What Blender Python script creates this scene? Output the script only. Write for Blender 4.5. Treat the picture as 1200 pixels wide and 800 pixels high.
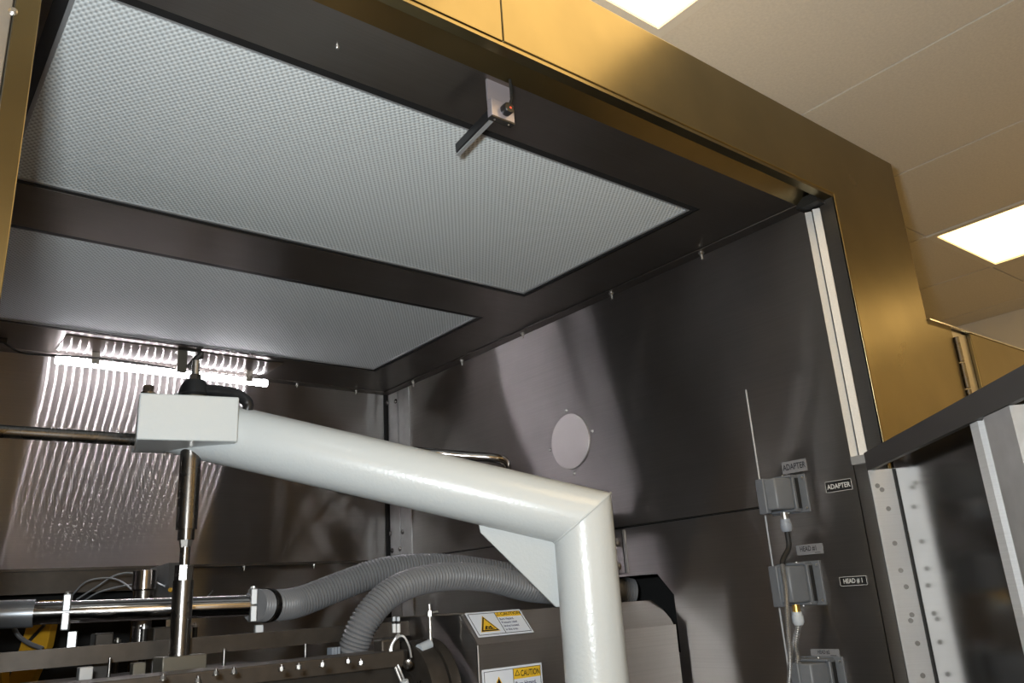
import bpy, bmesh, math, random
from mathutils import Vector as V, Matrix
random.seed(7)
for o in list(bpy.data.objects): bpy.data.objects.remove(o)
scn = bpy.context.scene
col = scn.collection

# ------------------------------------------------------------------ camera
YAW, PITCH, ROLL, FPX = 0.686677, 0.306081, -0.064718, 950.0
CAM = V((0, 0, 1.6))
cf = V((math.sin(YAW)*math.cos(PITCH), math.cos(YAW)*math.cos(PITCH), math.sin(PITCH)))
r0 = V((math.cos(YAW), -math.sin(YAW), 0)); u0 = r0.cross(cf)
cr = math.cos(ROLL)*r0 + math.sin(ROLL)*u0
cu = -math.sin(ROLL)*r0 + math.cos(ROLL)*u0
cd = bpy.data.cameras.new('camera'); cam = bpy.data.objects.new('camera', cd); col.objects.link(cam)
cd.sensor_width = 36; cd.lens = 36*FPX/1200; cd.clip_start = .02
cam.matrix_world = Matrix(((cr.x, cu.x, -cf.x, CAM.x), (cr.y, cu.y, -cf.y, CAM.y), (cr.z, cu.z, -cf.z, CAM.z), (0, 0, 0, 1)))
scn.camera = cam

# ------------------------------------------------------------------ world, flash, exposure
w = bpy.data.worlds.new('world'); scn.world = w; w.use_nodes = True
w.node_tree.nodes['Background'].inputs[0].default_value = (.5, .42, .3, 1)
w.node_tree.nodes['Background'].inputs[1].default_value = .05
vs = scn.view_settings
vs.view_transform = 'Standard'; vs.look = 'None'; vs.gamma = 1; vs.use_curve_mapping = False; vs.exposure = 0
FLASH_W, PANEL_E, LED_E, TUBE_E = 22.0, 4.0, 160.0, 7.0
ld = bpy.data.lights.new('camera_flash', 'AREA'); ld.shape = 'RECTANGLE'; ld.size = .06; ld.size_y = .035
ld.energy = FLASH_W; ld.color = (.90, .97, 1.0)
fl = bpy.data.objects.new('camera_flash', ld); col.objects.link(fl)
fl.matrix_world = cam.matrix_world.copy(); fl.location = CAM - cr*.066 + cu*.06 + cf*.02

# ------------------------------------------------------------------ pixel helpers (a pixel gives a direction; the plane or depth gives the distance)
def ray(x, y): return cr*((x-600)/FPX) - cu*((y-400)/FPX) + cf
def PD(x, y, d): return CAM + ray(x, y)*d
def PX(x, y, X): r = ray(x, y); return CAM + r*((X-CAM.x)/r.x)
def PY(x, y, Y): r = ray(x, y); return CAM + r*((Y-CAM.y)/r.y)
def PZ(x, y, Z): r = ray(x, y); return CAM + r*((Z-CAM.z)/r.z)

# ------------------------------------------------------------------ materials
MATS = {}
def newmat(name):
    m = bpy.data.materials.new(name); m.use_nodes = True; MATS[name] = m
    nt = m.node_tree; nt.nodes.clear()
    out = nt.nodes.new('ShaderNodeOutputMaterial')
    return m, nt, out
def nd(nt, t, **k):
    n = nt.nodes.new(t)
    for a, b in k.items():
        if a in n.inputs: n.inputs[a].default_value = b
        else: setattr(n, a, b)
    return n
def coords(nt, scale):
    g = nd(nt, 'ShaderNodeNewGeometry'); mp = nd(nt, 'ShaderNodeMapping'); mp.inputs['Scale'].default_value = scale
    nt.links.new(g.outputs['Position'], mp.inputs['Vector']); return mp.outputs[0]
def noise(nt, vec, scale, detail=3, lo=0., hi=1.):
    n = nd(nt, 'ShaderNodeTexNoise'); n.inputs['Scale'].default_value = scale; n.inputs['Detail'].default_value = detail
    nt.links.new(vec, n.inputs['Vector'])
    mr = nd(nt, 'ShaderNodeMapRange'); mr.inputs[1].default_value = .2; mr.inputs[2].default_value = .8
    mr.inputs[3].default_value = lo; mr.inputs[4].default_value = hi
    nt.links.new(n.outputs[0], mr.inputs[0]); return mr.outputs[0]
def simple(name, c, rough=.5, metal=0., spec=.5, coat=0., var=0., vscale=30., bump=0., bscale=200., emit=None, es=0.):
    m, nt, out = newmat(name)
    b = nd(nt, 'ShaderNodeBsdfPrincipled'); b.inputs['Base Color'].default_value = (*c, 1)
    b.inputs['Roughness'].default_value = rough; b.inputs['Metallic'].default_value = metal
    b.inputs['Specular IOR Level'].default_value = spec; b.inputs['Coat Weight'].default_value = coat
    b.inputs['Coat Roughness'].default_value = .12
    if emit: b.inputs['Emission Color'].default_value = (*emit, 1); b.inputs['Emission Strength'].default_value = es
    vec = coords(nt, (1, 1, 1))
    if var:
        f = noise(nt, vec, vscale, 4, 1-var, 1+var)
        mx = nd(nt, 'ShaderNodeVectorMath', operation='SCALE'); mx.inputs[0].default_value = c
        nt.links.new(f, mx.inputs['Scale']); nt.links.new(mx.outputs[0], b.inputs['Base Color'])
    if bump:
        n = nd(nt, 'ShaderNodeTexNoise'); n.inputs['Scale'].default_value = bscale; nt.links.new(vec, n.inputs['Vector'])
        bp = nd(nt, 'ShaderNodeBump'); bp.inputs['Strength'].default_value = bump; bp.inputs['Distance'].default_value = .002
        nt.links.new(n.outputs[0], bp.inputs['Height']); nt.links.new(bp.outputs[0], b.inputs['Normal'])
    nt.links.new(b.outputs[0], out.inputs[0]); return m
def brushed(name, T, c=(.60, .57, .55), rough=.42, aniso=.86, dusty=.045, dc=(.30, .28, .27)):
    """stainless sheet with horizontal grain along T: sharp along the grain, spread across it"""
    m, nt, out = newmat(name)
    g = nd(nt, 'ShaderNodeBsdfAnisotropic', distribution='GGX')
    g.inputs['Roughness'].default_value = rough; g.inputs['Anisotropy'].default_value = aniso
    t = nd(nt, 'ShaderNodeCombineXYZ'); t.inputs[0].default_value, t.inputs[1].default_value, t.inputs[2].default_value = T
    nt.links.new(t.outputs[0], g.inputs['Tangent'])
    sc = [420., 420., 420.]
    for i in range(3):
        if abs(T[i]) > .5: sc[i] = 2.5
    fine = noise(nt, coords(nt, sc), 1.0, 2, .93, 1.05)
    cloud = noise(nt, coords(nt, (1, 1, 1)), 5.0, 4, .88, 1.08)
    mul = nd(nt, 'ShaderNodeMath', operation='MULTIPLY'); nt.links.new(fine, mul.inputs[0]); nt.links.new(cloud, mul.inputs[1])
    vm = nd(nt, 'ShaderNodeVectorMath', operation='SCALE'); vm.inputs[0].default_value = c
    nt.links.new(mul.outputs[0], vm.inputs['Scale']); nt.links.new(vm.outputs[0], g.inputs['Color'])
    d = nd(nt, 'ShaderNodeBsdfDiffuse')
    vd = nd(nt, 'ShaderNodeVectorMath', operation='SCALE'); vd.inputs[0].default_value = dc
    nt.links.new(mul.outputs[0], vd.inputs['Scale']); nt.links.new(vd.outputs[0], d.inputs['Color'])
    mx = nd(nt, 'ShaderNodeMixShader'); mx.inputs[0].default_value = dusty
    nt.links.new(g.outputs[0], mx.inputs[1]); nt.links.new(d.outputs[0], mx.inputs[2]); nt.links.new(mx.outputs[0], out.inputs[0])
    return m
def sheet(name, c=(.62, .58, .53), rough=.30, smear=.06, scale=6.):
    """outer stainless sheet, even grain, smudged"""
    m, nt, out = newmat(name)
    b = nd(nt, 'ShaderNodeBsdfPrincipled'); b.inputs['Metallic'].default_value = 1
    vec = coords(nt, (1, 1, 1))
    nt.links.new(noise(nt, vec, scale, 2, rough-smear, rough+smear), b.inputs['Roughness'])
    f = noise(nt, vec, scale*1.3, 3, .88, 1.1)
    mx = nd(nt, 'ShaderNodeVectorMath', operation='SCALE'); mx.inputs[0].default_value = c
    nt.links.new(f, mx.inputs['Scale']); nt.links.new(mx.outputs[0], b.inputs['Base Color'])
    nt.links.new(b.outputs[0], out.inputs[0]); return m

brushed('steel_side', (0, 1, 0), c=(.50, .475, .46), aniso=.93); brushed('steel_back', (1, 0, 0), rough=.40, aniso=.957)
brushed('steel_ceiling', (1, 0, 0), c=(.30, .28, .265), rough=.32, aniso=.4, dusty=.04, dc=(.2, .18, .16))
brushed('steel_guard', (1, 0, 0), rough=.4, aniso=.8, dusty=.07)
brushed('steel_door', (-.707, -.707, 0), c=(.42, .40, .38), rough=.45, aniso=.7, dusty=.08)
sheet('sheet_front', c=(.225, .185, .098), rough=.29, smear=.02, scale=7.)
sheet('sheet_grey', c=(.55, .53, .5), rough=.4)
brushed('disc_steel', (0, .6, .8), c=(.7, .66, .64), rough=.5, aniso=.3, dusty=.14, dc=(.5, .47, .46))
brushed('rail_bright', (.47, -.88, 0), c=(.6, .6, .6), rough=.5, aniso=.72, dusty=.55, dc=(.8, .82, .84))
sheet('door_mirror', c=(.24, .235, .23), rough=.16, smear=.04)
sheet('polished', c=(.85, .84, .83), rough=.16, smear=.04, scale=20)
sheet('chrome', c=(.50, .48, .47), rough=.14, smear=.03, scale=20)
sheet('rod_steel', c=(.21, .20, .19), rough=.27, smear=.05, scale=20)
simple('zinc', (.60, .60, .60), .42, .75, var=.12, vscale=25)
simple('zinc_bright', (.50, .51, .52), .42, .55, var=.06, vscale=25)
brushed('rail_door', (.7, -.7, 0), c=(.8, .8, .8), rough=.5, aniso=.72, dusty=.5, dc=(.85, .86, .88))
simple('door_paint', (.055, .052, .05), .5, .3)
brushed('return_steel', (-.707, .707, 0), c=(.7, .7, .7), rough=.5, aniso=.55, dusty=.28, dc=(.75, .76, .78))
simple('spot', (.2, .19, .18), .5, .6)
simple('dark_bar', (.075, .064, .054), .42, .6, var=.2, vscale=40)
simple('dark_plate', (.06, .055, .05), .38, .7, var=.2, vscale=30)
simple('white_paint', (.60, .635, .645), .30, 0, .5, .3, bump=.22, bscale=160)
simple('black_plastic', (.012, .012, .013), .35)
simple('black_rubber', (.008, .008, .008), .6)
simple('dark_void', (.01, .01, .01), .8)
simple('hose_grey', (.205, .205, .212), .42, var=.06)
simple('hose_dark', (.1, .1, .105), .45)
simple('connector_grey', (.13, .14, .155), .42, var=.08, vscale=60)
simple('gland_grey', (.26, .29, .34), .45)
simple('gland_pale', (.5, .54, .58), .45)
simple('brass', (.75, .48, .12), .3, 1)
simple('nut_steel', (.5, .49, .47), .38, 1)
simple('aluminium', (.46, .47, .48), .38, .6)
simple('aluminium_dull', (.15, .14, .115), .42, .6)
simple('sleeve_grey', (.36, .38, .41), .28, .75)
simple('yellow_paint', (.62, .33, .02), .4)
simple('braid', (.30, .30, .30), .4, .7, var=.5, vscale=500)
simple('clear_tube', (.55, .56, .58), .25)
simple('white_plastic', (.7, .71, .72), .4)
simple('label_white', (.76, .79, .85), .4)
simple('label_yellow', (.85, .52, .03), .4)
simple('ink_black', (.012, .01, .01), .5)
simple('ink_blue', (.03, .035, .10), .5)
simple('tag_grey', (.20, .20, .21), .4)
simple('tag_ink', (.015, .015, .02), .5)
simple('plate_black', (.006, .006, .006), .45)
simple('engraved', (.62, .62, .60), .5)
simple('mauve_metal', (.50, .46, .50), .35, .6)
simple('lens_dark', (.02, .012, .012), .12, 0, .8)
simple('red_glow', (.5, .03, .02), .4, emit=(1, .12, .05), es=.8)
simple('tile', (.78, .74, .66), .9, 0, .2, var=.07, vscale=130, bump=.3, bscale=300)
simple('grid', (.80, .77, .70), .6)
simple('room_wall', (.86, .80, .68), .85, 0, .2)
simple('room_floor', (.45, .41, .36), .5, var=.1, vscale=3)
simple('panel_light', (.9, .9, .9), .6, emit=(1.0, .67, .265), es=PANEL_E)
simple('tube_glow', (.9, .9, .9), .4, emit=(.95, .93, 1.0), es=TUBE_E)
simple('led_glow', (.9, .9, .9), .4, emit=(.98, .93, 1.0), es=LED_E)

def filter_material():
    m, nt, out = newmat('filter_mesh')
    b = nd(nt, 'ShaderNodeBsdfPrincipled'); b.inputs['Roughness'].default_value = .65; b.inputs['Specular IOR Level'].default_value = .25
    p = coords(nt, (1, 1, 1)); sx = nd(nt, 'ShaderNodeSeparateXYZ'); nt.links.new(p, sx.inputs[0])
    def M(op, a, bb=None):
        n = nd(nt, 'ShaderNodeMath', operation=op)
        for i, v in enumerate((a, bb)):
            if v is None: continue
            if isinstance(v, (int, float)): n.inputs[i].default_value = v
            else: nt.links.new(v, n.inputs[i])
        return n.outputs[0]
    kx, ky = 2*math.pi/.0097, 2*math.pi/.0135     # staggered diamonds of expanded metal
    a = M('MULTIPLY', sx.outputs[0], kx); c = M('MULTIPLY', sx.outputs[1], ky)
    s = M('MULTIPLY', M('SINE', a), M('SINE', c))
    h = M('ADD', M('MULTIPLY', s, .5), .5)
    ramp = nd(nt, 'ShaderNodeMapRange'); nt.links.new(h, ramp.inputs[0])
    ramp.inputs[1].default_value = .08; ramp.inputs[2].default_value = .6; ramp.inputs[3].default_value = .55; ramp.inputs[4].default_value = 1.0
    vm = nd(nt, 'ShaderNodeVectorMath', operation='SCALE'); vm.inputs[0].default_value = (.72, .76, .77)
    nt.links.new(ramp.outputs[0], vm.inputs['Scale']); nt.links.new(vm.outputs[0], b.inputs['Base Color'])
    bp = nd(nt, 'ShaderNodeBump'); bp.inputs['Strength'].default_value = .4; bp.inputs['Distance'].default_value = .003
    nt.links.new(h, bp.inputs['Height']); nt.links.new(bp.outputs[0], b.inputs['Normal'])
    nt.links.new(b.outputs[0], out.inputs[0])
filter_material()

# ------------------------------------------------------------------ mesh builder
def frame(axis, up=None):
    a = V(axis).normalized(); up = V(up) if up else (V((0, 0, 1)) if abs(a.z) < .9 else V((1, 0, 0)))
    x = up.cross(a).normalized(); y = a.cross(x); return x, y, a
class MB:
    def __init__(s): s.v = []; s.f = []; s.sm = []
    def add(s, vs, fs, smooth=False):
        b = len(s.v); s.v += [V(p) for p in vs]
        for f in fs: s.f.append([b+i for i in f]); s.sm.append(smooth)
        return s
    def box(s, lo, hi):
        x0, y0, z0 = lo; x1, y1, z1 = hi
        return s.add([(x0,y0,z0),(x1,y0,z0),(x1,y1,z0),(x0,y1,z0),(x0,y0,z1),(x1,y0,z1),(x1,y1,z1),(x0,y1,z1)],
                     [(0,3,2,1),(4,5,6,7),(0,1,5,4),(1,2,6,5),(2,3,7,6),(3,0,4,7)])
    def obox(s, c, ax, ay, az):            # half-vectors
        c, ax, ay, az = V(c), V(ax), V(ay), V(az)
        if ax.cross(ay).dot(az) < 0: az = -az
        return s.add([c+ax*i+ay*j+az*k for k in (-1, 1) for i, j in ((-1,-1),(1,-1),(1,1),(-1,1))],
                     [(0,3,2,1),(4,5,6,7),(0,1,5,4),(1,2,6,5),(2,3,7,6),(3,0,4,7)])
    def prism(s, poly, ext):
        poly = [V(p) for p in poly]; ext = V(ext); n = len(poly)
        nrm = V((0, 0, 0))
        for i in range(n): nrm += poly[i].cross(poly[(i+1) % n])
        if nrm.dot(ext) > 0: poly.reverse()
        fs = [tuple(range(n)), tuple(range(2*n-1, n-1, -1))]
        fs += [(i, n+i, n+(i+1) % n, (i+1) % n) for i in range(n)]
        return s.add(poly+[p+ext for p in poly], fs)
    def lathe(s, p, axis, prof, n=28, smooth=True, up=None):   # prof: (distance along axis, radius)
        x, y, a = frame(axis, up); p = V(p); vs = []; fs = []
        for t, r in prof:
            for i in range(n):
                q = 2*math.pi*i/n; vs.append(p+a*t+(x*math.cos(q)+y*math.sin(q))*r)
        for k in range(len(prof)-1):
            for i in range(n): j = (i+1) % n; fs.append((k*n+i, k*n+j, (k+1)*n+j, (k+1)*n+i))
        s.add(vs, fs, smooth)
        b = len(s.v)-len(vs); m = len(prof)-1
        s.f.append([b+i for i in range(n-1, -1, -1)]); s.sm.append(False)
        s.f.append([b+m*n+i for i in range(n)]); s.sm.append(False)
        return s
    def cyl(s, p, q, r, r2=None, n=28, smooth=True):
        p, q = V(p), V(q); L = (q-p).length
        return s.lathe(p, q-p, [(0, r), (L, r if r2 is None else r2)], n, smooth)
    def tube(s, pts, rad, n=16):
        pts = [V(p) for p in pts]; m = len(pts); vs = []; fs = []
        t0 = (pts[1]-pts[0]).normalized(); x, y, _ = frame(t0)
        for k in range(m):
            t = (pts[min(k+1, m-1)]-pts[max(k-1, 0)]).normalized()
            x = (x-t*x.dot(t)).normalized(); y = t.cross(x); r = rad[k] if isinstance(rad, (list, tuple)) else rad
            for i in range(n):
                q = 2*math.pi*i/n; vs.append(pts[k]+(x*math.cos(q)+y*math.sin(q))*r)
        for k in range(m-1):
            for i in range(n): j = (i+1) % n; fs.append((k*n+i, k*n+j, (k+1)*n+j, (k+1)*n+i))
        s.add(vs, fs, True); b = len(s.v)-len(vs)
        s.f.append([b+i for i in range(n-1, -1, -1)]); s.sm.append(False)
        s.f.append([b+(m-1)*n+i for i in range(n)]); s.sm.append(False)
        return s
    def build(s, name, mat, parent=None, bevel=0, label=None, cat=None, group=None, kind=None):
        root = parent
        while root is not None and root.parent is not None: root = root.parent
        if root is not None: org = V(root.location)
        else:
            lo = V([min(p[i] for p in s.v) for i in range(3)]); hi = V([max(p[i] for p in s.v) for i in range(3)])
            org = V(((lo.x+hi.x)/2, (lo.y+hi.y)/2, lo.z))
        me = bpy.data.meshes.new(name); me.from_pydata([tuple(p-org) for p in s.v], [], s.f)
        for p, q in zip(me.polygons, s.sm): p.use_smooth = q
        me.materials.append(MATS[mat]); me.update(); me.set_sharp_from_angle(angle=.65)
        o = bpy.data.objects.new(name, me); col.objects.link(o)
        if parent is not None: o.parent = parent
        else: o.location = org
        if bevel:
            b = o.modifiers.new('bevel', 'BEVEL'); b.width = bevel; b.segments = 2; b.limit_method = 'ANGLE'; b.angle_limit = .6
        tag(o, label, cat, group, kind); return o
def tag(o, label=None, cat=None, group=None, kind=None):
    for k, v in (('label', label), ('category', cat), ('group', group), ('kind', kind)):
        if v: o[k] = v
def thing(name, label, cat, loc=(0, 0, 0), group=None, kind=None):
    o = bpy.data.objects.new(name, None); col.objects.link(o); o.location = loc; o.empty_display_size = .05
    tag(o, label, cat, group, kind); return o
def bez(pts, n=20):                        # Catmull-Rom through points
    pts = [V(p) for p in pts]; P = [pts[0]*2-pts[1]]+pts+[pts[-1]*2-pts[-2]]; out = []
    for i in range(1, len(P)-2):
        for k in range(n):
            t = k/n; a, b, c, d = P[i-1:i+3]
            out.append(.5*((2*b)+(c-a)*t+(2*a-5*b+4*c-d)*t*t+(3*b-a-3*c+d)*t**3))
    out.append(pts[-1]); return out
def text(body, size, org, xd, yd, mat, parent, name='lettering', sx=1., align='LEFT'):
    cu_ = bpy.data.curves.new('t', 'FONT'); cu_.body = body; cu_.size = size; cu_.align_x = align; cu_.resolution_u = 3; cu_.offset = size*.018
    to = bpy.data.objects.new('t', cu_); col.objects.link(to); bpy.context.view_layer.update()
    me = bpy.data.meshes.new_from_object(to.evaluated_get(bpy.context.evaluated_depsgraph_get()))
    bpy.data.objects.remove(to)
    xd, yd, org = V(xd).normalized(), V(yd).normalized(), V(org)
    m = MB(); m.add([org+xd*(v.co.x*sx)+yd*v.co.y for v in me.vertices], [tuple(p.vertices) for p in me.polygons])
    bpy.data.meshes.remove(me)
    return m.build(name, mat, parent)
def screw(parent, p, n, r=.006, h=.004, mat='nut_steel', name='screw'):
    return MB().lathe(V(p), n, [(0, r), (h*.5, r), (h, r*.55)], 10).build(name, mat, parent)
def hexbolt(parent, p, n, r=.008, h=.007, stud=.0, mat='nut_steel', name='bolt'):
    m = MB().lathe(V(p), n, [(0, r*1.35), (h*.2, r*1.35)], 12, False).lathe(V(p)+V(n)*h*.2, n, [(0, r), (h*.8, r)], 6, False)
    if stud: m.lathe(V(p)+V(n)*h, n, [(0, r*.55), (stud, r*.55)], 10)
    return m.build(name, mat, parent)
def ring_pts(c, x, y, r, n=36, a0=0, a1=2*math.pi):
    return [V(c)+V(x)*math.cos(a0+(a1-a0)*i/n)*r+V(y)*math.sin(a0+(a1-a0)*i/n)*r for i in range(n+1)]

# ------------------------------------------------------------------ the room
RX0, RX1, RY0, RY1, RZ = -3.6, 4.61, -3.6, 4.9, 2.87
MB().box((RX0, RY0, -.1), (RX1, RY1, 0)).build('floor', 'room_floor', kind='structure', label='grey room floor under the machine')
MB().box((RX1, RY0, 0), (RX1+.1, RY1, RZ+.05)).build('wall_right', 'room_wall', kind='structure', label='warm white room wall behind the side cabinet')
MB().box((RX0-.1, RY0, 0), (RX0, RY1, RZ+.05)).build('wall_left', 'room_wall', kind='structure', label='room wall left of the camera')
MB().box((RX0, RY1, 0), (RX1, RY1+.1, RZ+.05)).build('wall_back', 'room_wall', kind='structure', label='room wall behind the enclosure')
MB().box((RX0, RY0-.1, 0), (RX1, RY0, RZ+.05)).build('wall_front', 'room_wall', kind='structure', label='room wall behind the camera')
ceil = MB().box((RX0, RY0, RZ+.012), (RX1, RY1, RZ+.1)).build('ceiling', 'grid', kind='structure', label='suspended ceiling of tan speckled tiles')
LIGHTS = {}
def column_edges():
    x = 1.36; xs = []
    while x > RX0: x -= .61
    while x < RX1: xs.append(round(x, 3)); x += .61
    return xs
tile_me = {}
def ceiling_tile(x0, x1, y0, y1):
    k = (round(x1-x0, 2), round(y1-y0, 2)); g = .004
    if k not in tile_me:
        m = MB().box((g, g, 0), (k[0]-g, k[1]-g, .012)); me = bpy.data.meshes.new('ceiling_tile'); me.from_pydata([tuple(v) for v in m.v], [], m.f)
        me.materials.append(MATS['tile']); tile_me[k] = me
    o = bpy.data.objects.new('ceiling_tile', tile_me[k]); col.objects.link(o); o.parent = ceil
    o.location = V((x0, y0, RZ))-V(ceil.location)
light_cells = {(.75, 1.03): 'bright white ceiling light panel above the golden header at the top edge', (3.19, 1.25): 'bright white ceiling light panel right of the golden post',  # first two panels are in view, the rest are added to brighten the room
               (.75, -2.63): 'added unseen ceiling light panel behind the camera', (-1.69, 1.03): 'added unseen ceiling light panel left of the enclosure', (3.19, -2.41): 'added unseen ceiling light panel behind and right of the camera', (-1.69, -2.63): 'added unseen ceiling light panel behind and left of the camera',
               (-.47, -1.41): 'added unseen ceiling light panel close behind the camera', (1.97, -1.19): 'added unseen ceiling light panel behind the open door', (-2.91, -1.41): 'added unseen ceiling light panel near the left room wall', (3.80, .03): 'unseen ceiling light panel near the right room wall, added to reflect in the golden post', (-1.69, -.19): 'added unseen ceiling light panel left of the camera', (3.19, 3.69): 'added unseen ceiling light panel behind the side cabinet'}  # the one near the right wall is added to reflect in the post
def ceiling_light(x0, y1, label, L_=1.22):
    x1, y0 = x0+.61, y1-L_
    t = thing('ceiling_light', label, 'ceiling light', ((x0+x1)/2, (y0+y1)/2, RZ), group='ceiling light panels')
    m = MB(); b = .028
    m.box((x0, y0, RZ-.006), (x1, y0+b, RZ+.01)); m.box((x0, y1-b, RZ-.006), (x1, y1, RZ+.01))
    m.box((x0, y0+b, RZ-.006), (x0+b, y1-b, RZ+.01)); m.box((x1-b, y0+b, RZ-.006), (x1, y1-b, RZ+.01))
    m.build('frame', 'grid', t)
    MB().box((x0+b, y0+b, RZ+.002), (x1-b, y1-b, RZ+.01)).build('diffuser', 'panel_light', t)
for x in column_edges():
    off = 1.03 if x < 1.0 else 1.25
    y = off
    while y > RY0: y -= 1.22
    while y < RY1:
        y0, y1, x0, x1 = max(y, RY0), min(y+1.22, RY1), max(x, RX0), min(x+.61, RX1)
        y += 1.22
        if x1-x0 < .02 or y1-y0 < .02: continue
        hit = [k for k in light_cells if abs(k[0]-x) < .05 and abs(k[1]-y) < .1]
        if hit and hit[0] == (3.19, 1.25): ceiling_light(x, 1.25, light_cells[hit[0]], .61); ceiling_tile(x0, x1, y0, y0+.61)
        elif hit: ceiling_light(x, hit[0][1], light_cells[hit[0]])
        else: ceiling_tile(x0, x1, y0, y1)

# ------------------------------------------------------------------ the enclosure
XW, YB, YF, ZC = 1.59, 2.74, .79, 2.40         # side wall, back wall, front face, inner ceiling
ZT, XP = 2.578, 1.912                          # top of header, outer edge of right post
XL = .073                                      # inner edge of left post
enc = thing('machine_enclosure', 'stainless steel machine enclosure with golden lit front frame and dark brushed interior', 'enclosure', (.9, 1.7, 0))
# front frame
def slab_x(name, mat, lo, hi, bevel=0, parent=enc, label=None): return MB().box(lo, hi).build(name, mat, parent, bevel, label)
slab_x('front_header', 'sheet_front', (-.30, YF, ZC+.004), (.668, YF+.02, ZT), .001)
MB().prism([(.669, YF, ZC+.004), (XW, YF, ZC+.004), (XW, YF, .1), (XP, YF, .1), (XP, YF, ZT), (.669, YF, ZT)], (0, .02, 0)).build('front_frame', 'sheet_front', enc, .002)
slab_x('front_post', 'sheet_front', (.052, YF, .1), (XL, YF+.02, ZC+.004), .001)
slab_x('side_panel', 'sheet_grey', (-.30, YF+.012, .1), (.051, YF+.03, ZC+.004), .001)
screw(enc, PY(15, 14, YF), (0, -1, 0), .0042, .004)
# header soffit: stepped folds that carry the sliding screen
slab_x('header_soffit', 'sheet_front', (XL, YF+.002, ZC-.003), (XW, YF+.022, ZC+.004))
MB().prism([(XL, YF+.022, ZC+.004), (XL, YF+.040, ZC+.020), (XL, YF+.040, ZC+.024), (XL, YF+.022, ZC+.024)], (XW-XL, 0, 0)).build('header_fold', 'steel_ceiling', enc)
MB().prism([(XL, YF+.040, ZC+.020), (XL, .862, ZC-.002), (XL, .862, ZC+.024), (XL, YF+.040, ZC+.024)], (XW-XL, 0, 0)).build('header_rail', 'sheet_front', enc)
slab_x('corner_block', 'black_rubber', (XW-.035, YF+.022, ZC-.012), (XW-.001, YF+.075, ZC+.01))
# jamb: two polished guide strips and a dark fold
slab_x('jamb_fold', 'steel_side', (XW-.004, YF+.003, .3), (XW+.02, .824, ZC+.002))
for y0, y1 in ((.8265, .8410), (.8470, .860)):
    m = MB(); P_ = [(XW-.002, y0), (XW-.005, y0), (XW-.013, y1-.0015), (XW-.002, y1)]
    m.prism([(x, y, 1.832) for x, y in P_], (0, 0, ZC-.016-1.832)); m.build('guide_rail', 'rail_bright', enc, 0, 'polished bright vertical guide strip')
slab_x('jamb_base', 'steel_side', (XW-.002, .8245, .3), (XW+.02, .8615, 1.830))
MB().box((XW-.016, .822, 1.815), (XW-.002, .858, 1.832)).build('rail_end_block', 'aluminium', enc)
# side wall sheets (one above the joint, one below), right
slab_x('side_wall', 'steel_side', (XW, .862, 1.762), (XW+.03, YB, ZC))
m = MB()                                                  # lower sheet with the cut-out for the hoses
m.prism([(XW, .862, .3), (XW, 1.381, .3), (XW, 1.381, 1.584), (XW, 1.428, 1.636), (XW, 1.428, 1.757), (XW, .862, 1.757)], (.03, 0, 0))
m.prism([(XW, 1.428, 1.636), (XW, 1.62, 1.636), (XW, 1.62, 1.757), (XW, 1.428, 1.757)], (.03, 0, 0))
m.prism([(XW, 1.62, .3), (XW, YB, .3), (XW, YB, 1.757), (XW, 1.62, 1.757)], (.03, 0, 0))
m.prism([(XW, 1.381, .3), (XW, 1.62, .3), (XW, 1.62, 1.45), (XW, 1.381, 1.45)], (.03, 0, 0))
m.build('side_wall', 'steel_side', enc)
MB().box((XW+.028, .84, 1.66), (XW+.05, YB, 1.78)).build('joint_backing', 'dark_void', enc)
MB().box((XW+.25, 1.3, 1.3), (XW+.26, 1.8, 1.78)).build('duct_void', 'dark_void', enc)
# raised access plate with the sockets, from the jamb to the bright folded edge
m = MB(); z1 = 2.043; y1 = 1.088
pl = [(XW-.004, .862, .4), (XW-.004, y1, .4), (XW-.004, y1, z1-.012), (XW-.004, y1-.012, z1), (XW-.004, .862, z1)]
m.prism(pl, (.004, 0, 0)).build('access_plate', 'steel_side', enc, 0, 'dark access plate with bright folded edge')
MB().tube([(XW-.004, y1, .5), (XW-.004, y1, z1-.014)], .0019, 8).build('folded_edge', 'rail_bright', enc)
# cover disc with four screws
dc = PX(669, 517, XW)
disc = MB().lathe((XW, dc.y, dc.z), (-1, 0, 0), [(0, .080), (.004, .080), (.005, .079)], 48, False).build('cover_disc', 'disc_steel', enc, 0, 'round blank cover disc')
for a in (95, 8, 185, 272):
    screw(disc, (XW, dc.y-math.cos(math.radians(a))*.093, dc.z+math.sin(math.radians(a))*.093), (-1, 0, 0), .0055, .005)
# ceiling flange of side wall with bolts pointing down
slab_x('wall_flange', 'steel_ceiling', (1.552, .862, ZC-.004), (XW, YB, ZC), .001)
for px, py in ((527, 425), (598, 393), (702, 346), (810, 299), (473, 451)):
    p = PZ(px, py, ZC-.02); hexbolt(enc, (1.572, p.y, ZC-.004), (0, 0, -1), .006, .006, .012)
for x in (.2, 1.2, 1.44):
    hexbolt(enc, (x, YB-.022, ZC-.004), (0, 0, -1), .005, .006, .008)
slab_x('wall_flange', 'steel_ceiling', (.0, YB-.04, ZC-.004), (1.552, YB, ZC), .001)
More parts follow.
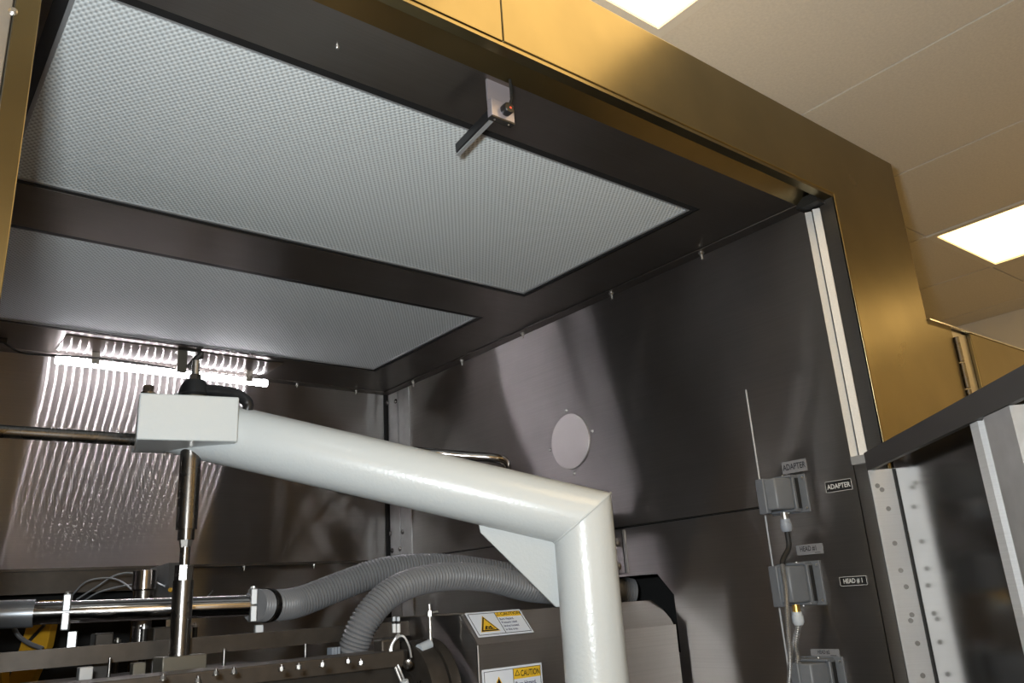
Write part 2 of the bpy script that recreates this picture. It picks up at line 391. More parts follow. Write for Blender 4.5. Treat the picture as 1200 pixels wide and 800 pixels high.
# ceiling frame plates round the filters
FX0, FX1 = .128, 1.370; F1 = (1.012, 1.607); F2 = (1.828, 2.456); g = .011; gf = .018
for lo, hi in (((0, .862), (XW, F1[0]-gf)), ((FX0-gf, F1[1]+g), (FX1+g, F2[0]-gf)), ((0, F2[1]+g), (XW, YB)),
               ((0, F1[0]-gf), (FX0-gf, F2[1]+g)), ((FX1+g, F1[0]-gf), (XW, F2[1]+g))):
    slab_x('ceiling_plate', 'steel_ceiling', (lo[0], lo[1], ZC), (hi[0], hi[1], ZC+.03))
slab_x('roof', 'sheet_grey', (-.30, YF+.02, ZT-.02), (XP, YB+.05, ZT-.001))
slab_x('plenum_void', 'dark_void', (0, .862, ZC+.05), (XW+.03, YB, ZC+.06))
screw(enc, PZ(395, 54, ZC), (0, 0, -1), .004, .005)
# back wall
slab_x('back_wall', 'steel_back', (0, YB, 1.765), (1.572, YB+.03, ZC), .0, enc)
MB().box((0, YB-.012, 1.757), (1.56, YB+.03, 1.765)).build('back_wall_lip', 'dark_bar', enc)
slab_x('back_wall_lower', 'steel_back', (.80, YB+.01, .9), (1.572, YB+.03, 1.757))
slab_x('back_beam', 'dark_bar', (0, YB+.0, 1.695), (.80, YB+.03, 1.757))
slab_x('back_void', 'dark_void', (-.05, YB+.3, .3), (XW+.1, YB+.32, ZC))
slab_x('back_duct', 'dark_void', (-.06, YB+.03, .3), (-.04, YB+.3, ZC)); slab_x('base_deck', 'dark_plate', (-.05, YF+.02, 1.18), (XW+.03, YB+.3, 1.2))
for px in (288, 370):
    p = PY(px, 664, YB-.02); hexbolt(enc, (p.x, YB-.006, 1.757), (0, 0, -1), .005, .005, .01)
# corner: black gap, then two angle strips with screws
slab_x('corner_gap', 'black_rubber', (1.572, YB-.004, 1.2), (XW, YB+.03, ZC-.004))
for y0, y1 in ((2.655, 2.725), (2.575, 2.650)):
    slab_x('corner_strip', 'zinc', (XW-.006, y0, 1.2), (XW, y1, ZC-.006), .001)
for px, py in ((454, 472), (464, 470), (460, 645), (458, 625), (472, 623), (469, 643)):
    p = PX(px, py, XW-.006); screw(enc, p, (-1, 0, 0), .009, .006, 'rod_steel')
slab_x('left_wall', 'steel_side', (-.02, YF+.03, .3), (0, YB+.03, ZC))
# small plate with two bolts near the post, and the hole for the hoses
p = PX(731, 622, XW); q = PX(736, 675, XW)
slab_x('edge_strip', 'zinc', (XW-.003, p.y-.004, 1.645), (XW, p.y+.004, 1.753))
slab_x('bolt_plate', 'steel_side', (XW-.004, p.y+.006, 1.645), (XW, p.y+.12, 1.753))
for px, py in ((723, 636), (725, 663)): screw(enc, PX(px, py, XW-.004), (-1, 0, 0), .009, .006)
slab_x('base_cabinet', 'sheet_grey', (-.30, YF+.03, 0), (XP, YB+.32, .3))
slab_x('outer_side', 'sheet_grey', (XP-.02, YF+.021, .3), (XP, YB+.05, ZT-.021))

# open lower door, hinged at the right post, swung towards the viewer
HD = V((1.557, .819, 0)); dd = V((-.7075, -.7068, 0)); dn = V((-.7068, .7075, 0))
def DP(t, z, n=0): return HD+dd*t+dn*n+V((0, 0, z))
def dslab(t0, t1, z0, z1, n0, n1):
    return MB().obox(DP((t0+t1)/2, (z0+z1)/2, (n0+n1)/2), dd*(t1-t0)/2, V((0, 0, (z1-z0)/2)), dn*abs(n1-n0)/2)
PW = .046                                               # depth of the door pan
door = dslab(0, .80, .5, 1.830, -PW-.012, -PW).build('door', 'door_mirror', enc, 0, 'open stainless door pan seen from its inner side')
dslab(0, .80, 1.796, 1.832, -.010, 0).build('top_rail', 'door_paint', door)
dslab(0, .010, .5, 1.796, -PW, .0).build('hinge_stile', 'door_paint', door)
dslab(.010, .0125, .5, 1.796, -PW, .0015).build('side_return', 'return_steel', door, 0, 'pale spot-welded side return')
ret = [c for c in door.children if c.name.startswith('side_return')][0]
for n_, z in ((.010, 1.765), (.017, 1.757), (.022, 1.72), (.021, 1.655), (.022, 1.605), (.026, 1.575), (.026, 1.525), (.022, 1.515), (.026, 1.475), (.024, 1.42), (.03, 1.385)):
    MB().lathe(DP(.0125, z, -n_), dd, [(0, .0046), (.0004, .0044)], 16, False).build('weld_spot', 'spot', ret)
dslab(.0125, .0165, .5, 1.795, -PW, -PW+.003).build('corner_seam', 'black_rubber', door)
dslab(.008, .0126, .5, 1.795, .0, .0016).build('edge_bead', 'rail_bright', door)
def dstrip(prof, z0, z1, name, mat, lab=None):          # prof: (t, n) polygon
    m = MB(); m.prism([DP(t, z0, n) for t, n in prof], (0, 0, z1-z0)); return m.build(name, mat, door, 0, lab)
dstrip([(.475, -PW), (.475, -.004), (.50, -.004), (.50, -PW)], .5, 1.795, 'door_rail', 'rail_door', 'bright polished rail strip')
dstrip([(.50, -.016), (.508, -.008), (.516, -.016), (.516, -PW), (.50, -PW)], .5, 1.795, 'door_rail', 'rail_door')
dstrip([(.516, -.020), (.524, -.002), (.60, -.002), (.60, -PW), (.516, -PW)], .5, 1.795, 'door_rail', 'zinc')

# neighbouring lower cabinet with a piano hinge
cab = thing('side_cabinet', 'golden lit steel side cabinet with a tall butt hinge, right of the post', 'cabinet', (2.6, 1.3, 0))
ZK = 2.163
slab_x('body', 'sheet_front', (XP+.002, YF+.03, 0), (3.3, 1.9, ZK-.003), 0, cab)
slab_x('front_panel', 'sheet_front', (XP+.002, YF+.004, .1), (2.045, YF+.03, ZK), 0, cab)
slab_x('hinge_leaf', 'sheet_grey', (2.047, YF+.006, .1), (2.128, YF+.03, ZK-.004), 0, cab)  # grey metal puts the angled flange's different reflection into its colour
slab_x('cabinet_door', 'sheet_front', (2.131, YF-.004, .1), (3.3, YF+.022, ZK), .002, cab)
hg = MB()
for k in range(9): hg.lathe((2.052, YF, 2.145-(k+1)*.066), (0, 0, 1), [(0, .0065), (.062, .0065)], 12)
hg.build('hinge', 'rod_steel', cab)
slab_x('top_edge', 'polished', (XP+.004, YF-.006, ZK), (3.3, YF+.02, ZK+.003), 0, cab)
p = PY(1088, 369, 1.0)
jk = thing('cable_coupling', 'small black coupling with bright studs on top of the side cabinet', 'coupling', (1.96, .93, ZK))
MB().lathe((1.935, .93, ZK+.015), (1, 0, 0), [(0, .013), (.02, .014), (.045, .010), (.06, .006)], 14).build('body', 'black_plastic', jk)
MB().box((1.935, .92, ZK), (1.975, .94, ZK+.008)).build('foot', 'black_plastic', jk)
for k in range(4): MB().lathe((1.94+k*.012, .920, ZK+.022), (0, -.5, 1), [(0, .003), (.006, .002)], 8).build('stud', 'nut_steel', jk)

# ------------------------------------------------------------------ filter panels
for (y0, y1), lab in ((F1, 'larger white expanded-mesh ceiling filter panel nearest the golden header'), (F2, 'white expanded-mesh ceiling filter panel above the lamp, farther back')):
    t = thing('filter_panel', lab, 'filter panel', ((FX0+FX1)/2, (y0+y1)/2, ZC), group='ceiling filter panels')
    MB().box((FX0, y0, ZC+.006), (FX1, y1, ZC+.02)).build('mesh_face', 'filter_mesh', t)
    m = MB(); b = .006
    for lo, hi in (((FX0, y0), (FX1, y0+b)), ((FX0, y1-b), (FX1, y1)), ((FX0, y0+b), (FX0+b, y1-b)), ((FX1-b, y0+b), (FX1, y1-b))):
        m.box((lo[0], lo[1], ZC+.003), (hi[0], hi[1], ZC+.0059))
    m.build('rim', 'aluminium', t)
    m = MB()
    for lo, hi in (((FX0-gf, y0-gf), (FX1+g, y0)), ((FX0-gf, y1), (FX1+g, y1+g)), ((FX0-gf, y0), (FX0, y1)), ((FX1, y0), (FX1+g, y1))):
        m.box((lo[0]+.0005, lo[1]+.0005, ZC+.0015), (hi[0]-.0005, hi[1]-.0005, ZC+.028))
    m.build('gasket', 'black_rubber', t)

# ------------------------------------------------------------------ LED lamp under the ceiling at the back
YLP = 2.64; a = PY(65, 419, YLP); b = PY(313, 443, YLP); zl = ZC-.038
lamp = thing('strip_lamp', 'glowing white strip lamp under the ceiling at the back wall', 'lamp', ((a.x+b.x)/2, YLP, ZC))
MB().tube([(a.x, YLP, zl), (b.x, YLP, zl)], .0120, 24).build('diffuser_tube', 'tube_glow', lamp)
MB().box((a.x, 2.50, ZC-.003), (b.x, YLP+.02, ZC-.0005)).build('backing_plate', 'steel_back', lamp)
NL = 27
for k in range(NL):
    x = a.x+.012+(b.x-a.x-.024)*k/(NL-1)
    MB().lathe((x-.0025, YLP, zl), (1, 0, 0), [(0, .0119), (.0001, .01235), (.0049, .01235), (.005, .0119)], 16).build('light_chip', 'led_glow', lamp)
for px in (110, 291):
    x = PY(px, 430, YLP).x
    MB().box((x-.011, YLP-.016, zl-.004), (x+.011, YLP-.0128, ZC-.003)).build('clip', 'aluminium_dull', lamp)
    MB().box((x-.011, YLP-.0128, ZC-.008), (x+.011, YLP+.01, ZC-.003)).build('clip_foot', 'aluminium_dull', lamp)
# its cable
pts = [PY(0, 398, 2.60), PY(10, 405, 2.60), PY(22, 412, 2.61), PY(38, 415, 2.61), PY(60, 416, 2.605), PY(110, 419, 2.60), PY(160, 425, 2.60), PY(205, 432, 2.60)]
cb = thing('lamp_cable', 'thin black cable running along the strip lamp', 'cable', tuple(pts[0]))
MB().tube(bez(pts, 8), .0028, 8).build('cable', 'black_rubber', cb)
MB().cyl(PY(-14, 397, 2.60), PY(8, 399, 2.60), .009, n=14).build('plug', 'black_plastic', cb)

# ------------------------------------------------------------------ white support arm
DA = 1.55; RP = .0575
E0 = PD(683, 606, DA); Lp = PD(200, 494, DA)                     # elbow and far end of the sloping pipe
arm = thing('support_arm', 'thick white painted pipe arm with elbow, gusset and end block', 'support arm', (E0.x, E0.y, 1.2))
pd = (Lp-E0).normalized()
# mitred pipe + post in one sweep each, sharing the mitre plane
mn = (pd-V((0, 0, -1))).normalized()                               # normal of mitre plane
def mitred(p_mitre, direction, L, r, n=48):
    x, y, a_ = frame(direction); vs = []; fs = []
    for i in range(n):
        q = 2*math.pi*i/n; o_ = (x*math.cos(q)+y*math.sin(q))*r
        t = -(o_.dot(mn))/(a_.dot(mn)); vs.append(p_mitre+o_+a_*t)
    for i in range(n):
        q = 2*math.pi*i/n; vs.append(p_mitre+(x*math.cos(q)+y*math.sin(q))*r+a_*L)
    for i in range(n): j = (i+1) % n; fs.append((i, j, n+j, n+i))
    m = MB(); m.add(vs, fs, True); m.f.append(list(range(2*n-1, n-1, -1))[::-1]); m.sm.append(False); return m
mitred(E0, pd, (Lp-E0).length, RP).build('pipe', 'white_paint', arm)
mitred(E0, V((0, 0, -1)), E0.z-1.2, RP).build('post', 'white_paint', arm)
# weld bead round the mitre
x, y, a_ = frame(pd); wp = []
for i in range(49):
    q = 2*math.pi*i/48; o_ = (x*math.cos(q)+y*math.sin(q))*RP; wp.append(E0+o_-a_*(o_.dot(mn)/a_.dot(mn)))
MB().tube(wp, .0025, 6).build('weld_bead', 'white_paint', arm)
# gusset plate in the plane of arm and post
A = PD(560, 611, DA); B = PD(655, 632, DA); Cc = PD(659, 711, DA); Dd = PD(651, 711, DA); Ee = PD(563, 624, DA)
pn = pd.cross(V((0, 0, 1))).normalized()
MB().prism([p-pn*.006 for p in (A, B+V((.02, -.015, 0)), Cc+V((.02, -.015, 0)), Dd, Ee)], pn*.012).build('gusset', 'white_paint', arm, .001)
# end block, level
bh = math.radians(102.5); bx = V((math.sin(bh), math.cos(bh), 0)); by = V((bx.y, -bx.x, 0))*-1
if by.dot(cf) < 0: by = -by
BC = PD(222, 489, 1.452); BC = BC+by*.055; bz = V((0, 0, 1))
MB().obox(BC, bx*.084, by*.055, bz*.0418).build('end_block', 'white_paint', arm, .0025)
MB().prism([PD(164, 519, 1.5)+V(o_) for o_ in ((0, 0, 0), (.045, -.012, 0), (.06, .05, 0), (-.0, .06, 0))], (0, 0, -.007)).build('end_tab', 'white_paint', arm, .001)
bt = BC-bx*.070-by*.040+bz*.0425
hexbolt(arm, bt, (0, 0, 1), .0095, .016, 0, 'rod_steel', 'end_bolt')

# ------------------------------------------------------------------ lifting rod with black clamp lever
RXY = (PD(226, 490, 1.54).x, PD(226, 490, 1.54).y)
def rodz(py): # height of rod axis at image row py
    best = min((abs(((V((RXY[0], RXY[1], z))-CAM).dot(cu)*-FPX/((V((RXY[0], RXY[1], z))-CAM).dot(cf))+400)-py), z) for z in [1.4+i*.001 for i in range(1100)])
    return best[1]
rod = thing('lifting_rod', 'vertical steel rod with a black clamp lever above the white end block', 'rod', (RXY[0], RXY[1], rodz(768)))
def seg(y0, y1, r0, r1=None, name='rod_section', mat='rod_steel', n=28):
    return MB().cyl((*RXY, rodz(y1)), (*RXY, rodz(y0)), r0 if r1 is None else r1, r0, n).build(name, mat, rod)
seg(526, 620, .0185); seg(619, 633, .0145, .0145, 'flat_section'); seg(633, 641, .012, .010, 'lock_nut', 'nut_steel', 6)
seg(640, 663, .009); seg(662, 681, .0165, .0165, 'jam_nut', 'rod_steel', 8); seg(680, 768, .0175)
zt = BC.z+.0425
MB().lathe((*RXY, zt), (0, 0, 1), [(0, .034), (.004, .036), (.014, .036), (.016, .03)], 32).build('washer', 'aluminium_dull', rod)
lv = MB().lathe((*RXY, zt+.016), (0, 0, 1), [(0, .026), (.006, .03), (.022, .026), (.034, .018), (.036, .010)], 28).build('lever_hub', 'black_plastic', rod)
hp = V((*RXY, zt+.030)); hd = V((.80, -.58, 0)).normalized()
MB().tube(bez([hp+hd*.01, hp+hd*.05-bz*.004, hp+hd*.085-bz*.014, hp+hd*.103-bz*.032, hp+hd*.100-bz*.045], 8), [.012]*8+[.0115]*8+[.011]*8+[.010]*8+[.009], 14).build('lever', 'black_plastic', rod)
MB().lathe((*RXY, zt+.05), (0, 0, 1), [(0, .011), (.012, .011)], 6, False).build('hub_nut', 'rod_steel', lv)
MB().lathe((*RXY, zt+.06), (0, 0, 1), [(0, .007), (.03, .007)], 14).build('stud', 'nut_steel', lv)

# hanger on the ceiling behind the lever
hc = PZ(222, 404, ZC); hc = V((PY(222, 415, 2.5).x, 2.50, ZC))
hb = thing('ceiling_bracket', 'dark bracket hanging from the ceiling above the clamp lever', 'bracket', tuple(hc))
MB().box((hc.x-.037, 2.49, ZC-.075), (hc.x-.008, 2.50, ZC-.003)).build('plate', 'aluminium_dull', hb, .001)
MB().box((hc.x-.037, 2.49, ZC-.006), (hc.x+.036, 2.53, ZC-.003)).build('foot', 'aluminium_dull', hb)
MB().cyl((hc.x-.005, 2.485, ZC-.062), (hc.x+.030, 2.485, ZC-.012), .010, n=14).build('strut', 'rod_steel', hb)
MB().box((hc.x+.016, 2.478, ZC-.030), (hc.x+.037, 2.495, ZC-.006)).build('clevis', 'dark_plate', hb)

# horizontal guide rod from the left into the block
p = PY(160, 514, 1.6); q = PY(-40, 506, 1.6)
MB().cyl((q.x, 1.6, p.z-.002), (p.x+.03, 1.6, p.z-.002), .0115, n=24).build('guide_rod', 'rod_steel', label='dark horizontal steel rod running into the white block from the left', cat='rod')

# ------------------------------------------------------------------ sensor on the front ceiling plate
sc = PZ(572, 106, ZC)
sn = thing('sensor', 'small sensor block with black rod hanging below the dark ceiling plate', 'sensor', (sc.x, sc.y, ZC))
c0 = PD(587, 131, 1.06)
sx_, sy_ = V((1, 0, 0)), V((0, 1, 0))
def sbox(c, hx, hy, hz): return MB().obox(c, sx_*hx, sy_*hy, V((0, 0, hz)))
c0 = V((PZ(587, 131, 2.345).x, PZ(587, 131, 2.345).y, 2.345))
sbox(c0, .023, .006, .016).build('block', 'mauve_metal', sn, .001)
sbox(c0+V((0, 0, .0355))+sy_*.004, .023, .002, .0195).build('mount_plate', 'mauve_metal', sn)
sbox(c0-V((0, 0, .0175)), .023, .006, .0014).build('base_strip', 'dark_plate', sn)
for k in (-1, 1): MB().lathe(c0-V((0, 0, .0189))+sx_*.014*k, (0, 0, -1), [(0, .0018), (.0015, .0012)], 8).build('screw', 'nut_steel', sn)
ln = MB().lathe(c0-sy_*.006+sx_*.004, -sy_, [(0, .0100), (.010, .0100), (.012, .0085)], 20).build('connector', 'black_plastic', sn)
MB().lathe(c0-sy_*.0171+sx_*.006, -sy_, [(0, .0022), (.001, .002)], 12).build('indicator', 'red_glow', ln)
k0 = c0-sy_*.016+sx_*.006+V((0, 0, .006))
MB().tube(bez([k0, k0+V((.004, 0, .014))-sy_*.002, k0+sx_*.006+V((0, 0, .032)), k0+sx_*.004+V((0, 0, .049))], 8), .0026, 8).build('cable', 'black_rubber', sn)
e1 = PZ(536, 175, 2.335); e0 = c0+sy_*.006-sx_*.010
ax = (e1-e0); L = ax.length; axn = ax.normalized(); sd = axn.cross(V((0, 0, 1))).normalized()
MB().obox(e0+ax/2, ax/2, sd*.005, axn.cross(sd)*.010).build('sensing_rod', 'black_plastic', sn, .003)
MB().obox(e0+ax/2-V((0, 0, .0115)), ax/2, sd*.0035, axn.cross(sd)*.0012).build('rod_edge', 'aluminium', sn)

# ------------------------------------------------------------------ horizontal tube with hose clamps
T0 = PD(-30, 721, 1.52); T1 = PD(296, 709, 1.72); td = (T1-T0).normalized()
tb = thing('transfer_tube', 'horizontal chrome tube with grey sleeve and two pale clamps', 'tube', tuple(T0))
MB().cyl(T0, T1, .0215, n=32).build('tube', 'chrome', tb)
def on_tube(px): # point of the tube axis at image column px
    best = min((abs(((p-CAM).dot(cr)*FPX/((p-CAM).dot(cf))+600)-px), i) for i, p in enumerate([T0+(T1-T0)*(k/400) for k in range(440)]))
    return T0+(T1-T0)*(best[1]/400)
MB().lathe(T0, td, [(0, .026), ((on_tube(40)-T0).length, .026)], 32).build('sleeve', 'sleeve_grey', tb)
for px, nm in ((78, 'clamp'), (296, 'clamp')):
    c = on_tube(px); sdv = td.cross(V((0, 0, 1))).normalized(); r_ = .030
    cl = MB().obox(c+V((0, 0, .017)), td*.007, sdv*.024, V((0, 0, .0165))).obox(c-V((0, 0, .017)), td*.007, sdv*.024, V((0, 0, .0165))).build(nm, 'aluminium', tb, .002)
    hexbolt(cl, c+V((0, 0, .0335))-sdv*.012, (0, 0, 1), .005, .005)
    hexbolt(cl, c+V((0, 0, .0335))+sdv*.012, (0, 0, 1), .005, .005)
    q = c-V((0, 0, .052))+td*.014
    MB().obox(q, td*.008, sdv*.012, V((0, 0, .012 if px > 100 else .016))).build('clamp_foot', 'white_plastic' if px > 100 else 'aluminium', cl, .001)

# ------------------------------------------------------------------ corrugated hoses
def hose(pts, r, label, pitch=.0078, mat='hose_grey'):
    c = bez(pts, 60); L = [0]
    for i in range(1, len(c)): L.append(L[-1]+(c[i]-c[i-1]).length)
    N = int(L[-1]/(pitch/4)); P_ = []; R_ = []; j = 0
    for k in range(N+1):
        s = L[-1]*k/N
        while j < len(L)-2 and L[j+1] < s: j += 1
        f = (s-L[j])/max(L[j+1]-L[j], 1e-9); P_.append(c[j].lerp(c[j+1], f)); R_.append(r*(1.0, .96, .87, .96)[k % 4])
    t = thing('corrugated_hose', label, 'hose', tuple(P_[0]), group='grey corrugated hoses')
    MB().tube(P_, R_, 22).build('hose_wall', mat, t); return t, P_
h1, P1 = hose([PD(298, 709, 1.72), PD(320, 709, 1.77), PD(350, 705, 1.83), PD(400, 686, 1.90), PD(450, 669, 1.96), PD(505, 664, 2.02), PD(570, 670, 2.07), PD(650, 685, 2.10), PX(742, 693, 1.66)], .0340,
              'grey corrugated hose leaving the chrome tube clamp')
c = P1[int(len(P1)*.028)]
k_ = min(range(len(P1)), key=lambda i: abs(((P1[i]-CAM).dot(cr)*FPX/((P1[i]-CAM).dot(cf))+600)-314))
ax = (P1[k_+2]-P1[k_-2]).normalized()
MB().lathe(P1[k_]-ax*.007, ax, [(0, .0348), (.0005, .0356), (.0135, .0356), (.014, .0348)], 32).build('band_clamp', 'rod_steel', h1)
h2, P2 = hose([PD(411, 776, 1.66), PD(415, 757, 1.665), PD(428, 727, 1.68), PD(452, 699, 1.72), PD(485, 682, 1.77), PD(530, 675, 1.83), PD(575, 678, 1.89), PD(625, 690, 1.95), PD(680, 692, 2.02), PX(735, 690, 1.66)], .0315,
              'grey corrugated hose rising from the machine plate')

# ------------------------------------------------------------------ guard box with caution labels
YG = 1.37; gx0, gx1 = .988, 1.583; zg = 1.517; yk, zk = 1.425, 1.575
gd = thing('guard_box', 'stainless guard box with sloped top and two caution labels', 'guard', ((gx0+gx1)/2, 1.55, 1.2))
th = .003
MB().prism([(gx0, YG, 1.2), (gx0, YG, zg), (gx0, YG+th, zg), (gx0, YG+th, 1.2)], (gx1-gx0-.012, 0, 0)).build('front_sheet', 'steel_guard', gd)
MB().prism([(gx0, YG, zg+.0005), (gx1-.02, YG, zg+.0005), (gx1-.014, YG+.012, zg+.0125), (gx1-.014, YG+.036, zg+.038), (gx1-.03, yk, zk), (gx0, yk, zk)], V((0, zk-zg, -(yk-YG))).normalized()*-th*-1).build('sloped_sheet', 'steel_guard', gd)
MB().box((gx0, yk, zk-th), (1.16, 1.74, zk)).build('top_sheet', 'steel_guard', gd)
MB().prism([(gx0, YG+.002, 1.2), (gx0, YG+.002, zg), (gx0, yk, zk-.001), (gx0, 1.74, zk-.001), (gx0, 1.74, 1.2)], (-th, 0, 0)).build('end_sheet', 'steel_side', gd)
MB().cyl((gx0-.001, YG, 1.2), (gx0-.001, YG, zg), .0016, n=8).build('bright_edge', 'zinc', gd)
# label on the sloped face
sl = V((0, yk-YG, zk-zg)).normalized(); sn_ = V((0, -(zk-zg), yk-YG)).normalized()
def caution(org, xd, yd, nrm, W_, H_, lab, lines):
    org = V(org)
    L_ = MB().obox(org+xd*W_/2+yd*H_/2+nrm*.0005, xd*W_/2, yd*H_/2, nrm*.0005).build('caution_label', 'label_white', gd, 0, lab)
    def q(x0, x1, y0, y1, mat, h=.0012, name='print'):
        return MB().obox(org+xd*(x0+x1)/2+yd*(y0+y1)/2+nrm*(h/2+.0005), xd*(x1-x0)/2, yd*(y1-y0)/2, nrm*(h/2)).build(name, mat, L_)
    bw = .0009
    q(.004, W_-.004, .004, .004+bw, 'ink_black'); q(.004, W_-.004, H_-.004-bw, H_-.004, 'ink_black')
    q(.004, .004+bw, .004, H_-.004, 'ink_black'); q(W_-.004-bw, W_-.004, .004, H_-.004, 'ink_black')
    xs = W_*.50; q(xs, xs+bw, .004, H_-.004, 'ink_black')
    q(xs+bw, W_-.005, H_*.74, H_-.005, 'label_yellow')
    def tri(cx, cy, R, mat, h):
        P_ = [org+xd*(cx+R*math.sin(a))+yd*(cy+R*math.cos(a))+nrm*h for a in (0, 2.0944, 4.18879)]
        MB().add(P_, [(0, 2, 1)] if (P_[1]-P_[0]).cross(P_[2]-P_[0]).dot(nrm) < 0 else [(0, 1, 2)]).build('warning_triangle', mat, L_)
    cx, cy = W_*.26, H_*.40
    tri(cx, cy, H_*.44, 'label_yellow', .0013); tri(cx, cy, H_*.40, 'ink_black', .0016); tri(cx, cy, H_*.31, 'label_yellow', .0019)
    def bl(dx, dy, w_, h_, rot):     # hot-surface pictogram strokes
        c, s = math.cos(rot), math.sin(rot); ex, ey = xd*c+yd*s, yd*c-xd*s
        MB().obox(org+xd*(cx+dx*H_)+yd*(cy+dy*H_)+nrm*.0021, ex*w_*H_/2, ey*h_*H_/2, nrm*.0002).build('pictogram', 'ink_black', L_)
    bl(0, -.12, .38, .028, 0); bl(-.09, -.04, .10, .06, .8); bl(-.02, -.05, .12, .035, -.7); bl(.06, -.04, .12, .05, .4); bl(.10, -.085, .07, .05, -.5); bl(-.12, -.08, .05, .05, 0)
    tri(xs+H_*.11, H_*.845, H_*.085, 'ink_black', .0019); tri(xs+H_*.11, H_*.845, H_*.055, 'label_yellow', .0021)
    text('CAUTION', H_*.17, org+xd*(xs+H_*.20)+yd*H_*.785+nrm*.0021, xd, yd, 'ink_black', L_, sx=(W_*.5-H_*.27)/(H_*.17*4.55))
    for i, ln_ in enumerate(lines):
        text(ln_, H_*.125, org+xd*(xs+W_*.03)+yd*(H_*(.60-.145*i))+nrm*.0016, xd, yd, 'ink_blue', L_, sx=.86)
pA = PY(566, 750, YG); W_ = .108
def slope_pt(px, py):  # meet the sloped plane
    r = ray(px, py); o_ = V((0, YG, zg)); t = (o_-CAM).dot(sn_)/r.dot(sn_); return CAM+r*t
l0 = slope_pt(560, 748.5); l1 = slope_pt(626, 744); l2 = slope_pt(540, 720.5)
caution(l0+sn_*(th+.0003), V((1, 0, 0)), sl, sn_, (l1-l0).x, (l2-l0).dot(sl), 'white and yellow caution label on the sloped face', ['Burn Hazard.', 'Pressure relief', 'device located', 'in this area.'])
m0 = PY(564.5, 785, YG); m1 = PY(634, 776.5, YG); Wb = m1.x-m0.x; Hb = Wb*.62
caution(V((m0.x, YG-.0003, m0.z-Hb)), V((1, 0, 0)), V((0, 0, 1)), V((0, -1, 0)), Wb, Hb, 'white and yellow caution label on the front face', ['Burn Hazard.', 'Pressure relief', 'device located', 'in this area.'])

# ------------------------------------------------------------------ machine plate with bolts
ZP = 1.520
pp = thing('machine_plate', 'dark steel machine plate with a row of bolts along the bottom edge', 'machine', (.5, 1.49, 1.2))
YA, YZ = 1.40, 1.50; xr = PY(462, 776, 1.47).x
MB().prism([(.05, YA, ZP), (xr-.02, YA, ZP), (xr, YA+.02, ZP), (xr, YZ-.02, ZP), (xr-.02, YZ, ZP), (.05, YZ, ZP)], (0, 0, -.028)).build('top_plate', 'dark_bar', pp, .002)
MB().box((.05, YA+.01, 1.2), (xr-.02, YZ-.01, ZP-.028)).build('lower_body', 'dark_plate', pp)
for px, py in ((191, 797), (253, 791), (274, 789), (330, 786), (350, 784), (378, 781), (408, 777), (423, 779), (232, 800)):
    p = PZ(px, py, ZP); hexbolt(pp, (p.x, p.y, ZP), (0, 0, 1), .0042, .006, .003, 'rod_steel')
# flat bar behind
MB().box((.06, 1.62, 1.537), (1.0, 1.64, 1.567)).build('flat_bar', 'dark_bar', label='dark flat steel bar running behind the vertical rod', cat='bar')
# base block under the rod
rb = thing('rod_base', 'short machined block under the vertical rod', 'block', (RXY[0], RXY[1], ZP-.02))
bz0 = rodz(768); MB().box((RXY[0]-.035, RXY[1]-.026, bz0-.030), (RXY[0]+.04, RXY[1]+.03, bz0)).build('block', 'aluminium_dull', rb, .002)
MB().box((RXY[0]-.035, RXY[1]-.018, 1.2), (RXY[0]+.04, RXY[1]+.03, bz0-.030)).build('pedestal', 'dark_plate', rb)
# spacers and pins between plate and bar
for i, (px, y0, y1, w_, mt, nm, lab) in enumerate(((100, 781, 800, 13, 'aluminium', 'spacer_block', 'bright square spacer block at the lower left'), (162, 776, 800, 13, 'aluminium_dull', 'spacer_block', 'dull brass spacer block left of the rod'),
        (129, 770, 800, 3, 'rod_steel', 'dowel_pin', 'thin upright pin between the two spacer blocks'), (263, 760, 790, 4, 'rod_steel', 'dowel_pin', 'thin upright pin right of the rod base'), (358, 754, 785, 4, 'rod_steel', 'dowel_pin', 'bright upright pin left of the second hose'))):
    p = PY(px, y0, 1.545); q = PY(px, y1, 1.545); hw = w_*.5*1.5/FPX
    if nm == 'spacer_block': o_ = MB().box((p.x-hw, 1.535, 1.2), (p.x+hw, 1.555, p.z)).build(nm, mt, None, .0015, lab, 'spacer')
    else: o_ = MB().cyl((p.x, 1.545, 1.2), (p.x, 1.545, p.z), hw, n=12).build(nm, mt, None, 0, lab, 'pin')
p = PY(391, 762, 1.56)
o_ = thing('terminal_block', 'small pale terminal block left of the second hose foot', 'terminal', (p.x, 1.56, 1.49))
MB().box((p.x-.010, 1.552, 1.2), (p.x+.010, 1.568, p.z-.008)).build('body', 'dark_plate', o_)
for k in range(3): MB().box((p.x-.009+k*.0065, 1.550, p.z-.008), (p.x-.004+k*.0065, 1.570, p.z+.006)).build('terminal', 'gland_grey', o_)
# foot flange for second hose
p = P2[0]; MB().lathe((p.x, p.y, 1.2), (0, 0, 1), [(0, .04), (p.z-1.2-.006, .04), (p.z-1.2+.002, .036)], 28).build('hose_socket', 'dark_plate', label='dark round socket holding the foot of the second hose', cat='socket')

# small steel cylinder behind tube
p = PD(170, 668, 1.95); q = PD(169, 702, 1.97)
cy = thing('steel_plunger', 'short chrome cylinder standing behind the horizontal tube', 'cylinder', (p.x, p.y, 1.2))
MB().lathe((p.x, p.y, p.z), (0, 0, -1), [(0, .0245), (.001, .0265), (.044, .0265), (.047, .022)], 28).build('head', 'chrome', cy)
MB().lathe((p.x, p.y, p.z-.047), (0, 0, -1), [(0, .0225), (p.z-.047-1.2, .0225)], 24).build('stem', 'rod_steel', cy)
